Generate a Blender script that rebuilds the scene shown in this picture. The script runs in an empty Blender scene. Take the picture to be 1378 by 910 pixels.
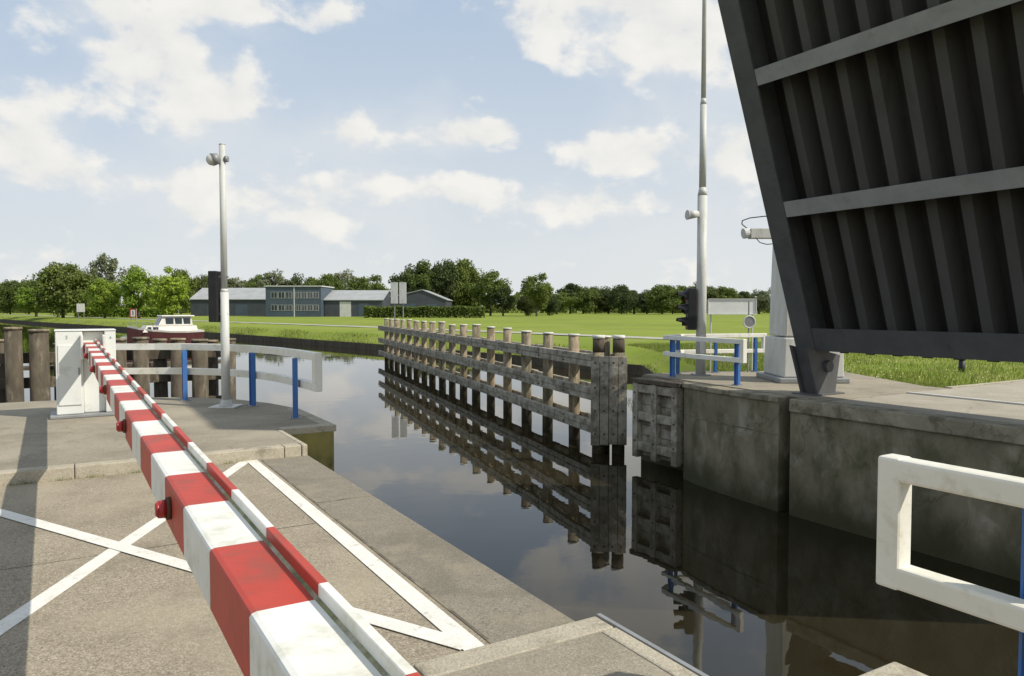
import bpy, bmesh, math, random
import numpy as np
from mathutils import Vector
random.seed(7); np.random.seed(7)
S=bpy.context.scene
S.view_settings.view_transform='Standard'; S.view_settings.look='None'
S.view_settings.exposure=0; S.view_settings.gamma=1
COL=S.collection

# plan axes: n runs along the road across the canal, q runs along the canal wall
def W(n,q,z=0.0): return (0.86*n-0.51*q, 0.51*n+0.86*q, z)
WATER=-2.15

# ---------------------------------------------------------------- materials
def nd(nt,t,**k):
    n=nt.nodes.new(t)
    for a,b in k.items(): setattr(n,a,b)
    return n
def mixc(nt,fac,a,b,mode='MIX'):
    m=nd(nt,'ShaderNodeMix',data_type='RGBA',blend_type=mode)
    for sock,val in ((m.inputs[0],fac),(m.inputs[6],a),(m.inputs[7],b)):
        if hasattr(val,'is_linked') or hasattr(val,'links'): nt.links.new(val,sock)
        elif isinstance(val,(int,float)): sock.default_value=val
        else: sock.default_value=(*val,1) if len(val)==3 else val
    return m.outputs[2]
def ramp(nt,inp,lo,hi,a=0,b=1,smooth=True):
    m=nd(nt,'ShaderNodeMapRange',interpolation_type='SMOOTHSTEP' if smooth else 'LINEAR')
    nt.links.new(inp,m.inputs[0]); m.inputs[1].default_value=lo; m.inputs[2].default_value=hi
    m.inputs[3].default_value=a; m.inputs[4].default_value=b
    return m.outputs[0]
def M(name,c1,c2,scale=5,rough=.7,bump=.1,bscale=None,detail=6,c3=None,c3s=1.2,c3t=.55,c3w=.15,c3a=1.0,
      stretch=(1,1,1),metal=0,zd=None,spec=.3,speck=None,rnd=0,transl=0,c4=None,c4s=1.0,c4t=.6,c4a=.6,crack=0,cracka=.55):
    m=bpy.data.materials.new(name); m.use_nodes=True; nt=m.node_tree; nt.nodes.clear()
    out=nd(nt,'ShaderNodeOutputMaterial'); p=nd(nt,'ShaderNodeBsdfPrincipled')
    tc=nd(nt,'ShaderNodeTexCoord'); mp=nd(nt,'ShaderNodeMapping'); mp.inputs['Scale'].default_value=stretch
    geo=nd(nt,'ShaderNodeNewGeometry')
    nt.links.new(tc.outputs['Object'],mp.inputs[0])
    n1=nd(nt,'ShaderNodeTexNoise'); n1.inputs['Scale'].default_value=scale; n1.inputs['Detail'].default_value=detail
    n1.inputs['Roughness'].default_value=.6; nt.links.new(mp.outputs[0],n1.inputs['Vector'])
    col=mixc(nt,ramp(nt,n1.outputs[0],.3,.7),c1,c2)
    if speck:
        for sc_,k_ in ((speck[0],1.0),(speck[0]*.47,.4)):
            ns=nd(nt,'ShaderNodeTexVoronoi'); ns.inputs['Scale'].default_value=sc_; nt.links.new(mp.outputs[0],ns.inputs['Vector'])
            sp=nd(nt,'ShaderNodeSeparateColor'); nt.links.new(ns.outputs['Color'],sp.inputs[0])
            col=mixc(nt,ramp(nt,sp.outputs[0],.55,1.0,0,speck[3]*k_),col,speck[1])
            col=mixc(nt,ramp(nt,sp.outputs[1],.6,1.0,0,speck[3]*k_),col,speck[2])
    if c4:
        n4=nd(nt,'ShaderNodeTexNoise'); n4.inputs['Scale'].default_value=c4s; n4.inputs['Detail'].default_value=8; n4.inputs['Distortion'].default_value=.6
        mp4=nd(nt,'ShaderNodeMapping'); mp4.inputs['Location'].default_value=(7,3,1); nt.links.new(mp.outputs[0],mp4.inputs[0]); nt.links.new(mp4.outputs[0],n4.inputs['Vector'])
        col=mixc(nt,ramp(nt,n4.outputs[0],c4t-.1,c4t+.1,0,c4a),col,c4)
    if c3:
        n3=nd(nt,'ShaderNodeTexNoise'); n3.inputs['Scale'].default_value=c3s; n3.inputs['Detail'].default_value=9
        n3.inputs['Roughness'].default_value=.65
        nt.links.new(mp.outputs[0],n3.inputs['Vector'])
        col=mixc(nt,ramp(nt,n3.outputs[0],c3t-c3w/2,c3t+c3w/2,0,c3a),col,c3)
    if crack:
        vc=nd(nt,'ShaderNodeTexVoronoi',feature='DISTANCE_TO_EDGE'); vc.inputs['Scale'].default_value=crack
        nw=nd(nt,'ShaderNodeTexNoise'); nw.inputs['Scale'].default_value=3; nw.inputs['Detail'].default_value=6; nt.links.new(mp.outputs[0],nw.inputs['Vector'])
        va=nd(nt,'ShaderNodeVectorMath',operation='MULTIPLY_ADD'); nt.links.new(nw.outputs['Color'],va.inputs[0]); va.inputs[1].default_value=(.5,.5,.5); nt.links.new(mp.outputs[0],va.inputs[2])
        nt.links.new(va.outputs[0],vc.inputs['Vector'])
        col=mixc(nt,ramp(nt,vc.outputs['Distance'],.001,.006,cracka,0),col,tuple(c*.4 for c in c2))
    if zd:
        sx=nd(nt,'ShaderNodeSeparateXYZ'); nt.links.new(geo.outputs['Position'],sx.inputs[0])
        ad=nd(nt,'ShaderNodeMath',operation='MULTIPLY_ADD'); nt.links.new(n1.outputs[0],ad.inputs[0]); ad.inputs[1].default_value=-.9
        nt.links.new(sx.outputs[2],ad.inputs[2])
        col=mixc(nt,ramp(nt,ad.outputs[0],zd[0]-.45,zd[1]-.45,zd[3],0),col,zd[2])
    if rnd:
        oi=nd(nt,'ShaderNodeObjectInfo')
        col=mixc(nt,1.0,col,mixc(nt,oi.outputs['Random'],(1-rnd,1-rnd*.8,1-rnd),(1+rnd,1+rnd*.6,1.0)),'MULTIPLY')
    nt.links.new(col,p.inputs['Base Color'])
    p.inputs['Roughness'].default_value=rough; p.inputs['Metallic'].default_value=metal
    p.inputs['Specular IOR Level'].default_value=spec
    if bump:
        nb=nd(nt,'ShaderNodeTexNoise'); nb.inputs['Scale'].default_value=bscale or scale*3; nb.inputs['Detail'].default_value=6
        nt.links.new(mp.outputs[0],nb.inputs['Vector'])
        b=nd(nt,'ShaderNodeBump'); b.inputs['Strength'].default_value=bump; b.inputs['Distance'].default_value=.02
        nt.links.new(nb.outputs[0],b.inputs['Height']); nt.links.new(b.outputs[0],p.inputs['Normal'])
    if transl:
        t=nd(nt,'ShaderNodeBsdfTranslucent'); nt.links.new(col,t.inputs[0])
        ms=nd(nt,'ShaderNodeMixShader'); ms.inputs[0].default_value=transl
        nt.links.new(p.outputs[0],ms.inputs[1]); nt.links.new(t.outputs[0],ms.inputs[2]); nt.links.new(ms.outputs[0],out.inputs[0])
    else: nt.links.new(p.outputs[0],out.inputs[0])
    return m

m_road=M('road_aggregate',(.335,.285,.205),(.26,.22,.16),1.1,.9,.2,140,c3=(.18,.152,.11),c3s=1.7,c3t=.60,c3w=.25,c3a=.45,speck=(140,(.52,.46,.36),(.12,.10,.078),.62),c4=(.40,.345,.25),c4s=.7,c4t=.58,c4a=.45,spec=.12)
m_pave=M('pavement_concrete',(.33,.288,.215),(.26,.228,.172),.9,.9,.2,110,c3=(.17,.15,.112),c3s=1.6,c3t=.58,c3w=.3,c3a=.5,speck=(150,(.46,.42,.34),(.14,.122,.095),.5),c4=(.38,.335,.255),c4s=.8,c4t=.58,c4a=.5,spec=.12,crack=.28,cracka=.25)
m_kerb=M('kerb_concrete',(.46,.41,.31),(.36,.32,.245),3,.9,.25,60,c3=(.19,.17,.12),c3s=4,c3t=.60,c3a=.65,speck=(150,(.55,.5,.4),(.2,.18,.14),.45),spec=.12)
m_strip=M('edge_band_asphalt',(.26,.228,.175),(.20,.176,.137),2,.9,.25,100,c3=(.33,.285,.205),c3s=2,c3t=.58,c3a=.5,speck=(150,(.36,.33,.265),(.10,.09,.075),.55),c4=(.15,.135,.105),c4s=1.3,c4t=.6,c4a=.5,spec=.12)
m_seam=M('joint_dark',(.11,.095,.07),(.15,.13,.098),12,.9,.2,c3=(.26,.225,.165),c3s=3,c3t=.52,c3a=.8)
m_line=M('road_paint',(.78,.765,.70),(.69,.665,.59),6,.7,.15,60,c3=(.40,.345,.26),c3s=7,c3t=.63,c3w=.14,c3a=.75,speck=(150,(.8,.78,.72),(.50,.455,.37),.35))
m_wall=M('wet_concrete',(.27,.232,.155),(.175,.152,.10),1.1,.85,.6,9,c3=(.085,.085,.038),c3s=1.6,c3t=.55,c3w=.25,c3a=.75,stretch=(1.3,1.3,.8),zd=(-2.1,-1.2,(.05,.05,.022),.92),c4=(.39,.355,.275),c4s=1.9,c4t=.60,c4a=.7,crack=.3,cracka=.4)
m_moss=M('mossy_concrete',(.29,.25,.08),(.18,.16,.058),3,.9,.6,12,c3=(.08,.08,.04),c3s=3,c3t=.57,stretch=(1,1,.6))
m_cope=M('coping_concrete',(.33,.29,.205),(.22,.195,.138),2,.85,.5,30,c3=(.11,.10,.062),c3s=3,c3t=.54,c3a=.75,c4=(.41,.37,.285),c4s=3,c4t=.6,c4a=.6,crack=.5)
m_wood=M('weathered_timber',(.34,.288,.205),(.195,.16,.112),9,.85,.5,22,c3=(.10,.083,.055),c3s=5,c3t=.52,c3w=.15,c3a=.75,stretch=(1,1,.3),zd=(-2.1,-1.3,(.035,.032,.018),.95),rnd=.15)
m_beam=M('weathered_beam',(.43,.395,.32),(.27,.24,.185),4,.85,.5,14,c3=(.13,.11,.075),c3s=3,c3t=.54,c3w=.18,c3a=.75,zd=(-2.1,-1.3,(.09,.08,.05),.8))
m_wdark=M('dark_timber',(.125,.102,.07),(.068,.055,.04),7,.9,.5,20,stretch=(1,1,.35),c3=(.24,.205,.15),c3s=5,c3t=.62,c3a=.7,zd=(-2.1,-1.2,(.03,.03,.018),.9))
m_bolt=M('dark_bolt',(.06,.05,.045),(.09,.07,.055),9,.7,0)
m_cap=M('white_cap',(.72,.70,.63),(.55,.53,.46),9,.7,.1)
m_white=M('white_paint',(.80,.785,.72),(.75,.73,.65),3,.5,.08,30,c3=(.45,.42,.27),c3s=7,c3t=.62,c3w=.2,c3a=.55,c4=(.68,.635,.50),c4s=1.8,c4t=.55,c4a=.55)
m_cab=M('cabinet_paint',(.74,.75,.71),(.68,.69,.65),2,.4,.03,20,c3=(.48,.47,.40),c3s=3,c3t=.62,c3a=.5)
m_boomw=M('boom_white',(.79,.775,.72),(.71,.69,.62),3,.5,.08,30,c3=(.42,.41,.26),c3s=8,c3t=.585,c3w=.22,c3a=.55)
m_boomr=M('boom_red',(.50,.060,.035),(.41,.048,.03),4,.5,.08,30,c3=(.25,.08,.05),c3s=8,c3t=.585,c3w=.22,c3a=.55)
m_grime=M('boom_grime',(.30,.30,.14),(.12,.115,.06),14,.8,.2,c3=(.55,.5,.4),c3s=8,c3t=.56,c3w=.2,c3a=.7)
m_blue=M('blue_paint',(.05,.14,.38),(.06,.17,.44),4,.4,.05,c3=(.12,.15,.22),c3s=5,c3t=.62,c3a=.6)
m_pole=M('galvanised_paint',(.60,.60,.565),(.50,.50,.47),3,.5,.03,stretch=(1,1,.3),c3=(.38,.36,.3),c3s=3,c3t=.60,c3a=.5)
m_black=M('black_housing',(.014,.014,.015),(.022,.022,.022),5,.5,.02)
m_grey=M('grey_metal',(.30,.31,.31),(.24,.24,.24),5,.5,.04,metal=.2)
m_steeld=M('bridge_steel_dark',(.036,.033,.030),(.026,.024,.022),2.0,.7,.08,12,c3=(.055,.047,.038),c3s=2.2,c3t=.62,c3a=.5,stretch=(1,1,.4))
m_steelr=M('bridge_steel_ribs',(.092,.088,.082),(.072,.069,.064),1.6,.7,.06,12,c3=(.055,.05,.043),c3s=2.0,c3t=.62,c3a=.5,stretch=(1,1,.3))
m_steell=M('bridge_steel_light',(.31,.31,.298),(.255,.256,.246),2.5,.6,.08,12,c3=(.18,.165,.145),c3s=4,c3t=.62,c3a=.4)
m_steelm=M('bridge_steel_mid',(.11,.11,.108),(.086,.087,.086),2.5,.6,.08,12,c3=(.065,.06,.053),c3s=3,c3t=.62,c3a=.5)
m_lens=M('red_lens',(.42,.025,.02),(.33,.02,.018),4,.35,0,spec=.5)
m_glass=M('window_glass',(.03,.04,.05),(.05,.06,.07),1,.08,0,spec=.8)
m_rub=M('rust_brown',(.16,.08,.04),(.10,.05,.03),8,.8,.2)
m_clad=M('dark_cladding',(.07,.078,.09),(.055,.062,.073),.5,.6,.1,3)
m_cladb=M('blue_grey_cladding',(.075,.10,.13),(.062,.082,.108),.4,.5,.1,3)
m_roof=M('fibre_cement_roof',(.36,.37,.365),(.30,.305,.30),.4,.7,.1,3)
m_trim=M('pale_trim',(.6,.6,.58),(.5,.5,.48),1,.6,0)
m_grass=M('meadow_grass',(.225,.275,.045),(.155,.205,.033),.05,.95,.5,3,detail=12,c3=(.30,.275,.10),c3s=.25,c3t=.57,c3w=.25,c3a=.55,spec=.05,c4=(.19,.25,.04),c4s=.02,c4t=.5,c4a=.6)
m_blade=M('grass_blades',(.24,.30,.06),(.15,.20,.035),1.5,.8,0,c3=(.34,.30,.14),c3s=.8,c3t=.56,c3a=.7,spec=.1,transl=.3)
m_reed=M('bank_plants',(.19,.235,.05),(.12,.155,.035),1.2,.8,0,c3=(.29,.26,.12),c3s=.6,c3t=.56,c3a=.7,spec=.1,transl=.2)
m_sheet=M('bank_boarding',(.12,.10,.068),(.06,.05,.037),3,.9,.3,stretch=(1,1,.3))
m_path=M('pale_path',(.42,.40,.34),(.34,.32,.27),1,.9,.2)
m_bark=M('bark',(.10,.08,.06),(.06,.05,.035),3,.9,.4,stretch=(1,1,.3))
def leafm(n,a,b,c): return M(n,a,b,.25,.75,0,detail=4,c3=c,c3s=.9,c3t=.55,c3w=.2,c3a=.7,spec=.15,rnd=.18,transl=.34)
m_leaf=leafm('leaves_green',(.13,.172,.046),(.18,.23,.06),(.085,.115,.036))
m_leafb=leafm('leaves_bright',(.25,.35,.055),(.31,.41,.065),(.175,.25,.045))
m_leafd=leafm('leaves_dark_hazed',(.095,.124,.050),(.13,.16,.060),(.07,.093,.041))  # lifted and greyed: distance haze painted into the leaf colour
m_leafp=leafm('leaves_pale',(.19,.21,.13),(.235,.255,.155),(.145,.165,.105))
m_hull=M('boat_hull_maroon',(.085,.025,.025),(.10,.032,.03),2,.35,0,spec=.5)
m_boat=M('boat_white',(.70,.67,.60),(.62,.59,.52),2,.35,0,spec=.5)
m_flow=M('meadow_flowers',(.7,.65,.35),(.75,.7,.6),5,.8,0)
m_asph=M('pale_asphalt',(.41,.365,.285),(.33,.295,.23),1,.9,.3,60,speck=(140,(.5,.46,.38),(.2,.18,.15),.45),c3=(.26,.228,.175),c3s=1.2,c3t=.56,c3a=.4,crack=.3,cracka=.35)

def water_mat():
    m=bpy.data.materials.new('canal_water'); m.use_nodes=True; nt=m.node_tree
    p=nt.nodes['Principled BSDF']; p.inputs['Base Color'].default_value=(.022,.018,.009,1)
    p.inputs['Roughness'].default_value=.015; p.inputs['IOR'].default_value=1.45
    tc=nd(nt,'ShaderNodeTexCoord'); mp=nd(nt,'ShaderNodeMapping')
    nt.links.new(tc.outputs['Object'],mp.inputs[0])
    a=nd(nt,'ShaderNodeTexNoise'); a.inputs['Scale'].default_value=1.1; a.inputs['Detail'].default_value=3
    nt.links.new(mp.outputs[0],a.inputs['Vector'])
    b=nd(nt,'ShaderNodeBump'); b.inputs['Strength'].default_value=.09; b.inputs['Distance'].default_value=.03
    nt.links.new(a.outputs[0],b.inputs['Height']); nt.links.new(b.outputs[0],p.inputs['Normal'])
    return m
m_water=water_mat()

# ---------------------------------------------------------------- mesh helpers
class MB:
    def __init__(s): s.v=[];s.f=[];s.m=[]
    def add(s,vs,fs,mi=0):
        o=len(s.v); s.v+= [tuple(x) for x in vs]; s.f+=[tuple(i+o for i in f) for f in fs]
        s.m+=(list(mi) if isinstance(mi,(list,tuple)) else [mi]*len(fs)); return s
    def fb(s,fn,a0,a1,b0,b1,c0,c1,mi=0):
        vs=[fn(a,b,c) for c in (c0,c1) for b in (b0,b1) for a in (a0,a1)]
        return s.add(vs,[(0,2,3,1),(4,5,7,6),(0,1,5,4),(2,6,7,3),(0,4,6,2),(1,3,7,5)],mi)
    def box(s,x0,x1,y0,y1,z0,z1,mi=0): return s.fb(lambda a,b,c:(a,b,c),x0,x1,y0,y1,z0,z1,mi)
    def nq(s,n0,n1,q0,q1,z0,z1,mi=0): return s.fb(W,n0,n1,q0,q1,z0,z1,mi)
    def cyl(s,p0,p1,r0,r1=None,seg=14,mi=0):
        r1=r0 if r1 is None else r1
        p0=Vector(p0);p1=Vector(p1);d=(p1-p0).normalized()
        a=d.orthogonal().normalized(); b=d.cross(a)
        vs=[]
        for p,r in((p0,r0),(p1,r1)):
            for i in range(seg):
                t=2*math.pi*i/seg; vs.append(p+a*(r*math.cos(t))+b*(r*math.sin(t)))
        fs=[(i,(i+1)%seg,seg+(i+1)%seg,seg+i) for i in range(seg)]+[tuple(range(seg))[::-1],tuple(range(seg,2*seg))]
        return s.add(vs,fs,mi)
    def prism(s,pts,z0,z1,mi=0):
        k=len(pts); vs=[(x,y,z0) for x,y in pts]+[(x,y,z1) for x,y in pts]
        return s.add(vs,[tuple(range(k))[::-1],tuple(range(k,2*k))]+[(i,(i+1)%k,k+(i+1)%k,k+i) for i in range(k)],mi)
    def sweep(s,pts,hw,z0,z1,mi=0):
        P=[Vector((x,y)) for x,y in pts]; L=[];R=[]
        for i,p in enumerate(P):
            d1=(P[i]-P[i-1]).normalized() if i>0 else None
            d2=(P[i+1]-P[i]).normalized() if i<len(P)-1 else None
            d=d1 if d2 is None else d2 if d1 is None else (d1+d2).normalized()
            nn=Vector((-d.y,d.x)); k=hw
            if d1 is not None and d2 is not None: k=hw/max(.4,nn.dot(Vector((-d1.y,d1.x))))
            L.append(p+nn*k);R.append(p-nn*k)
        vs=[];fs=[]
        for l,r in zip(L,R): vs+=[(l.x,l.y,z0),(r.x,r.y,z0),(r.x,r.y,z1),(l.x,l.y,z1)]
        for i in range(len(P)-1):
            o=4*i
            for j in range(4): fs.append((o+j,o+(j+1)%4,o+4+(j+1)%4,o+4+j))
        fs+=[(3,2,1,0),tuple(4*(len(P)-1)+j for j in range(4))]
        return s.add(vs,fs,mi)
    def ball(s,c,r,mi=0,seg=10,sc=(1,1,1)):
        vs=[];fs=[]
        for i in range(1,seg):
            for j in range(seg):
                a=math.pi*i/seg;b=2*math.pi*j/seg
                vs.append((c[0]+r*sc[0]*math.sin(a)*math.cos(b),c[1]+r*sc[1]*math.sin(a)*math.sin(b),c[2]+r*sc[2]*math.cos(a)))
        for i in range(seg-2):
            for j in range(seg): fs.append((i*seg+j,i*seg+(j+1)%seg,(i+1)*seg+(j+1)%seg,(i+1)*seg+j))
        fs.append(tuple(range(seg))); fs.append(tuple(range((seg-2)*seg,(seg-1)*seg))[::-1])
        return s.add(vs,fs,mi)

def build(name,mb,mats,parent=None,smooth=False,bevel=0,**props):
    me=bpy.data.meshes.new(name)
    off=parent['_base'] if parent is not None and '_base' in parent else (0,0,0)
    me.from_pydata([(v[0]-off[0],v[1]-off[1],v[2]-off[2]) for v in mb.v],[],mb.f)
    if not isinstance(mats,(list,tuple)): mats=[mats]
    for m in mats: me.materials.append(m)
    me.polygons.foreach_set('material_index',mb.m)
    bm=bmesh.new(); bm.from_mesh(me); bmesh.ops.recalc_face_normals(bm,faces=bm.faces); bm.to_mesh(me); bm.free()
    if smooth:
        me.polygons.foreach_set('use_smooth',[len(p.vertices)==4 for p in me.polygons])
    ob=bpy.data.objects.new(name,me); COL.objects.link(ob)
    if parent is not None: ob.parent=parent; 
    if bevel:
        b=ob.modifiers.new('Bevel','BEVEL'); b.width=bevel; b.segments=2; b.limit_method='ANGLE'
    if parent is not None: ob['_base']=off
    for k,v in props.items(): ob[k]=v
    return ob
def thing(name,base,label,cat,group=None):
    e=bpy.data.objects.new(name,None); e.location=base; e.empty_display_size=.3; COL.objects.link(e)
    e['_base']=tuple(base); e['label']=label; e['category']=cat
    if group: e['group']=group
    return e
def struct(name,mb,mats,**k): return build(name,mb,mats,kind='structure',**k)
def text_mesh(name,txt,size,parent,origin,right,up,mat):
    cu=bpy.data.curves.new('t','FONT'); cu.body=txt; cu.size=size; cu.extrude=.001; cu.align_x='CENTER'; cu.align_y='CENTER'
    o=bpy.data.objects.new('t',cu); COL.objects.link(o)
    dg=bpy.context.evaluated_depsgraph_get(); me=bpy.data.meshes.new_from_object(o.evaluated_get(dg))
    bpy.data.objects.remove(o)
    R=Vector(right);U=Vector(up);N=R.cross(U);O=Vector(origin)-Vector(parent['_base'])
    for v in me.vertices: v.co=O+R*v.co.x+U*v.co.y+N*v.co.z
    me.materials.clear(); me.materials.append(mat)
    ob=bpy.data.objects.new(name,me); COL.objects.link(ob); ob.parent=parent; return ob

# ---------------------------------------------------------------- terrain
def sm(t): t=max(0,min(1,t)); return t*t*(3-2*t)
def gz(x,y):
    r=math.hypot(x-16,y-17); return -.8+.68*sm((40-r)/26)
bank=[(2500,-3000),(200,-230),W(13,-6)[:2],W(13,13.6)[:2],(5.6,22.0),(6.6,30.),(7.4,42.),(-11.9,66.7),(-47.6,108.),(-100,163),(-154,223.),(-700,800.),(-3000,3300.)]
pl=[]
for i in range(len(bank)-1):
    a,b=bank[i],bank[i+1]; L=math.hypot(b[0]-a[0],b[1]-a[1]); k=max(1,min(24,int(L/3)))
    for j in range(k): pl.append((a[0]+(b[0]-a[0])*j/k,a[1]+(b[1]-a[1])*j/k))
pl.append(bank[-1])
offs=[0,.4,1.5,3,5,8,12,17,23,30,40,55,80,120,200,400,1000,4500]
g=MB(); vs=[];fs=[]
for (x,y) in pl:
    for o in offs:
        X=x+.76*o;Y=y+.65*o; t=sm(o/4.0); z=(-1.62)*(1-t)+gz(X,Y)*t
        if 1<o<300: z+=random.uniform(-.03,.03)
        vs.append((X,Y,z))
k=len(offs)
for i in range(len(pl)-1):
    for j in range(k-1): fs.append((i*k+j,i*k+j+1,(i+1)*k+j+1,(i+1)*k+j))
g.add(vs,fs); gr=struct('ground',g,m_grass,smooth=True)
gl=MB(); poly=[W(1.9,13)[:2],W(-9,14.2)[:2],(-70,80),(-3000,3200),(-5000,-4000),(2000,-4500),(2040,-3440),W(1.9,-6)[:2]]
gl.prism(poly,-3,-.3); struct('ground',gl,m_grass)
w=MB(); w.add([(-5000,-5000,WATER),(5000,-5000,WATER),(5000,5000,WATER),(-5000,5000,WATER)],[(0,1,2,3)]); struct('water',w,m_water)
bd=MB()
sel=[p for p in pl if p[1]>19 and p[1]<600 and p[0]>-500]
for i in range(len(sel)-1):
    a,b=sel[i],sel[i+1]
    bd.add([(a[0],a[1],-3),(b[0],b[1],-3),(b[0],b[1],-1.58),(a[0],a[1],-1.58),(a[0]+.1,a[1]+.1,-1.58),(b[0]+.1,b[1]+.1,-1.58)],[(0,1,2,3),(3,2,5,4)])
build('bank_boarding',bd,m_sheet,label='dark timber boarding holding the grassy canal bank',category='retaining wall')
pt=MB(); pp=[(p[0]+.76*13,p[1]+.65*13) for p in sel[8:]]
for i in range(len(pp)-1):
    a,b=pp[i],pp[i+1]
    pt.add([(a[0],a[1],gz(*a)+.05),(b[0],b[1],gz(*b)+.05),(b[0]+2.1,b[1]+1.8,gz(*b)+.05),(a[0]+2.1,a[1]+1.8,gz(*a)+.05)],[(0,1,2,3)])
struct('path',pt,m_path)

# ---------------------------------------------------------------- near side: road, pavements
KF=8.3; KN=2.96; E=2.25
def C(pts): return [W(a,b)[:2] for a,b in pts]
ab=MB(); ab.prism(C([(-40,KN),(-40,KF),(E,KF),(E,KN)]),-3.2,-.004)
build('canal_wall',ab,m_wall,label='stained concrete canal wall carrying the road end',category='wall')
rd=MB(); rd.prism(C([(-40,KN),(-40,KF),(E-.5,KF),(E-.5,KN)]),-.0035,0.0); struct('road',rd,m_road)
st=MB(); st.prism(C([(E-.494,KN),(E-.494,KF),(E+.004,KF),(E+.004,KN)]),-.1,0.0); struct('road_edge_band',st,m_strip)
sj=MB(); sj.prism(C([(E-.51,KN),(E-.51,KF),(E-.492,KF),(E-.492,KN)]),-.05,0.004)
for q in (6.2,): sj.prism(C([(E-.49,q),(E-.49,q+.02),(E,q+.02),(E,q)]),-.05,.004)
for nn in (-1.35,-4.6): sj.prism(C([(nn,KN),(nn,KF),(nn+.01,KF),(nn+.01,KN)]),-.05,.002)
sj.prism(C([(-20,5.62),(-20,5.63),(E-.5,5.63),(E-.5,5.62)]),-.05,.0025)
struct('road_joint',sj,m_seam)
far=[(-40,KF+.16),(E-.06,KF+.16),(E-.06,9.55),(2.92,9.55),(2.92,11.5),(2.72,12.3),(2.35,13.1),(1.7,13.8),(.8,14.3),(-.5,14.5),(-40,14.5)]
a=MB(); a.prism(C(far),-3.2,.12); 
pv=struct('pavement',a,[m_pave])
kb=MB()
qq_=-40.0
while qq_<E-.07:
    e_=min(qq_+1.0,E-.06); kb.prism(C([(qq_,KF),(e_-.006,KF),(e_-.006,KF+.155),(qq_,KF+.155)]),-.2,.123+random.uniform(-.002,.002)); qq_+=1.0
kb.prism(C([(E-.058,KF),(E+.004,KF),(E+.004,9.5),(E-.058,9.5)]),-.3,.123)
struct('kerb',kb,m_kerb,bevel=.012)
mo=MB(); mo.prism(C([(E-.05,9.502),(2.925,9.502),(2.925,9.546),(E-.05,9.546)]),-3,.09)
build('canal_wall',mo,m_moss,label='mossy yellow-green concrete wall of the recess',category='wall')
cp=MB(); cp.prism(C([(E+.01,9.5),(2.96,9.5),(2.96,9.68),(E+.01,9.68)]),.04,.126)
cp.prism(C([(2.80,9.69),(2.96,9.69),(2.96,11.5),(2.80,11.5)]),.04,.126)
struct('kerb',cp,m_kerb,bevel=.01)
near=[(-40,KN-.16),(E-.1,KN-.16),(E-.1,1.9),(2.95,1.9),(2.95,-14),(-40,-14)]
a=MB(); a.prism(C(near),-3.2,.10); struct('pavement',a,m_pave)
kb=MB()
qq_=-40.0+.25
while qq_<E-.02:
    e_=min(qq_+1.0,E); kb.prism(C([(qq_,KN),(e_-.006,KN),(e_-.006,KN-.155),(qq_,KN-.155)]),-.2,.104+random.uniform(-.002,.002)); qq_+=1.0
kb.prism(C([(E-.095,KN-.158),(E,KN-.158),(E,1.9),(E-.095,1.9)]),-3,.104)
kb.prism(C([(E+.05,1.9),(3.08,1.9),(3.08,1.72),(E+.05,1.72)]),-.3,.106)
kb.prism(C([(2.95,1.71),(3.08,1.71),(3.08,-8),(2.95,-8)]),-3,.106)
struct('kerb',kb,m_kerb,bevel=.012)
an=MB(); an.prism(C([(E+.002,KN),(E+.025,KN),(E+.025,1.9),(E+.002,1.9)]),-.1,.107)
struct('edge_angle_steel',an,m_grey)
def line(p0,p1,w,e0=0,e1=0):
    a=Vector(p0);b=Vector(p1);d=(b-a).normalized();nn=Vector((-d.y,d.x))*w/2; a=a-d*e0;b=b+d*e1
    return [tuple(a+nn),tuple(b+nn),tuple(b-nn),tuple(a-nn)]
for i,(a_,b_,z) in enumerate((((-2.55,2.2),(-2.88,8.05),.004),((-2.86,8.05),(-.16,3.50),.0065),((-.22,3.56),(-7.6,8.03),.009))):
    l=MB(); c=line(a_,b_,.112); l.prism(c,z-.0022,z); struct('road_marking',l,m_line)

# ---------------------------------------------------------------- right abutment
rb=MB()
poly=[(11.3,-14),(11.3,9.05),(11.85,9.06),(11.85,9.3),(11.3,9.31),(11.33,10),(11.40,10.8),(11.52,11.6),(11.68,12.2),(12.25,12.25),(12.25,14.3),(14.0,14.4),(17.4,12.3),(15.5,9.0),(15.5,8.45),(19,8.45),(19,-14)]
rb.prism(C(poly),-3.2,-.03); build('bridge_abutment',rb,m_wall,label='weathered concrete bridge abutment rising from the canal',category='bridge abutment')
cpn=MB()
cpn.prism(C([(11.24,-14),(11.24,9.04),(11.6,9.04),(11.6,-14)]),-.24,0)
cpn.prism(C([(11.27,9.32),(11.30,10),(11.37,10.8),(11.49,11.6),(11.65,12.24),(12.0,12.24),(11.86,11.6),(11.75,10.8),(11.68,10),(11.64,9.32)]),-.11,.0)
build('wall_coping',cpn,m_cope,bevel=.02,label='worn concrete coping along the abutment edge',category='coping')
dk=MB(); dk.prism(C([(11.7,9.4),(12.05,12.23),(12.3,14.25),(14.0,14.35),(17.3,12.3),(15.5,9.0),(15.5,8.45),(11.7,8.45)]),-.029,.004); struct('pavement',dk,m_pave)
r2=MB(); r2.prism(C([(11.61,KN-6),(11.61,8.44),(13.9,8.44),(13.9,KN-6)]),-.028,0.0); r2.prism(C([(13.98,1.5),(13.98,8.44),(300,8.44),(300,1.5)]),-1.2,0.012); struct('road',r2,m_asph)
j2=MB(); j2.prism(C([(13.9,-3),(13.9,8.44),(13.98,8.44),(13.98,-3)]),-.02,.03); struct('road_joint',j2,m_trim)
k2=MB(); k2.prism(C([(15.5,8.45),(15.5,8.6),(300,8.6),(300,8.45)]),-1.2,.03); struct('kerb',k2,m_kerb)
fr=MB(); z=-.70
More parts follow.
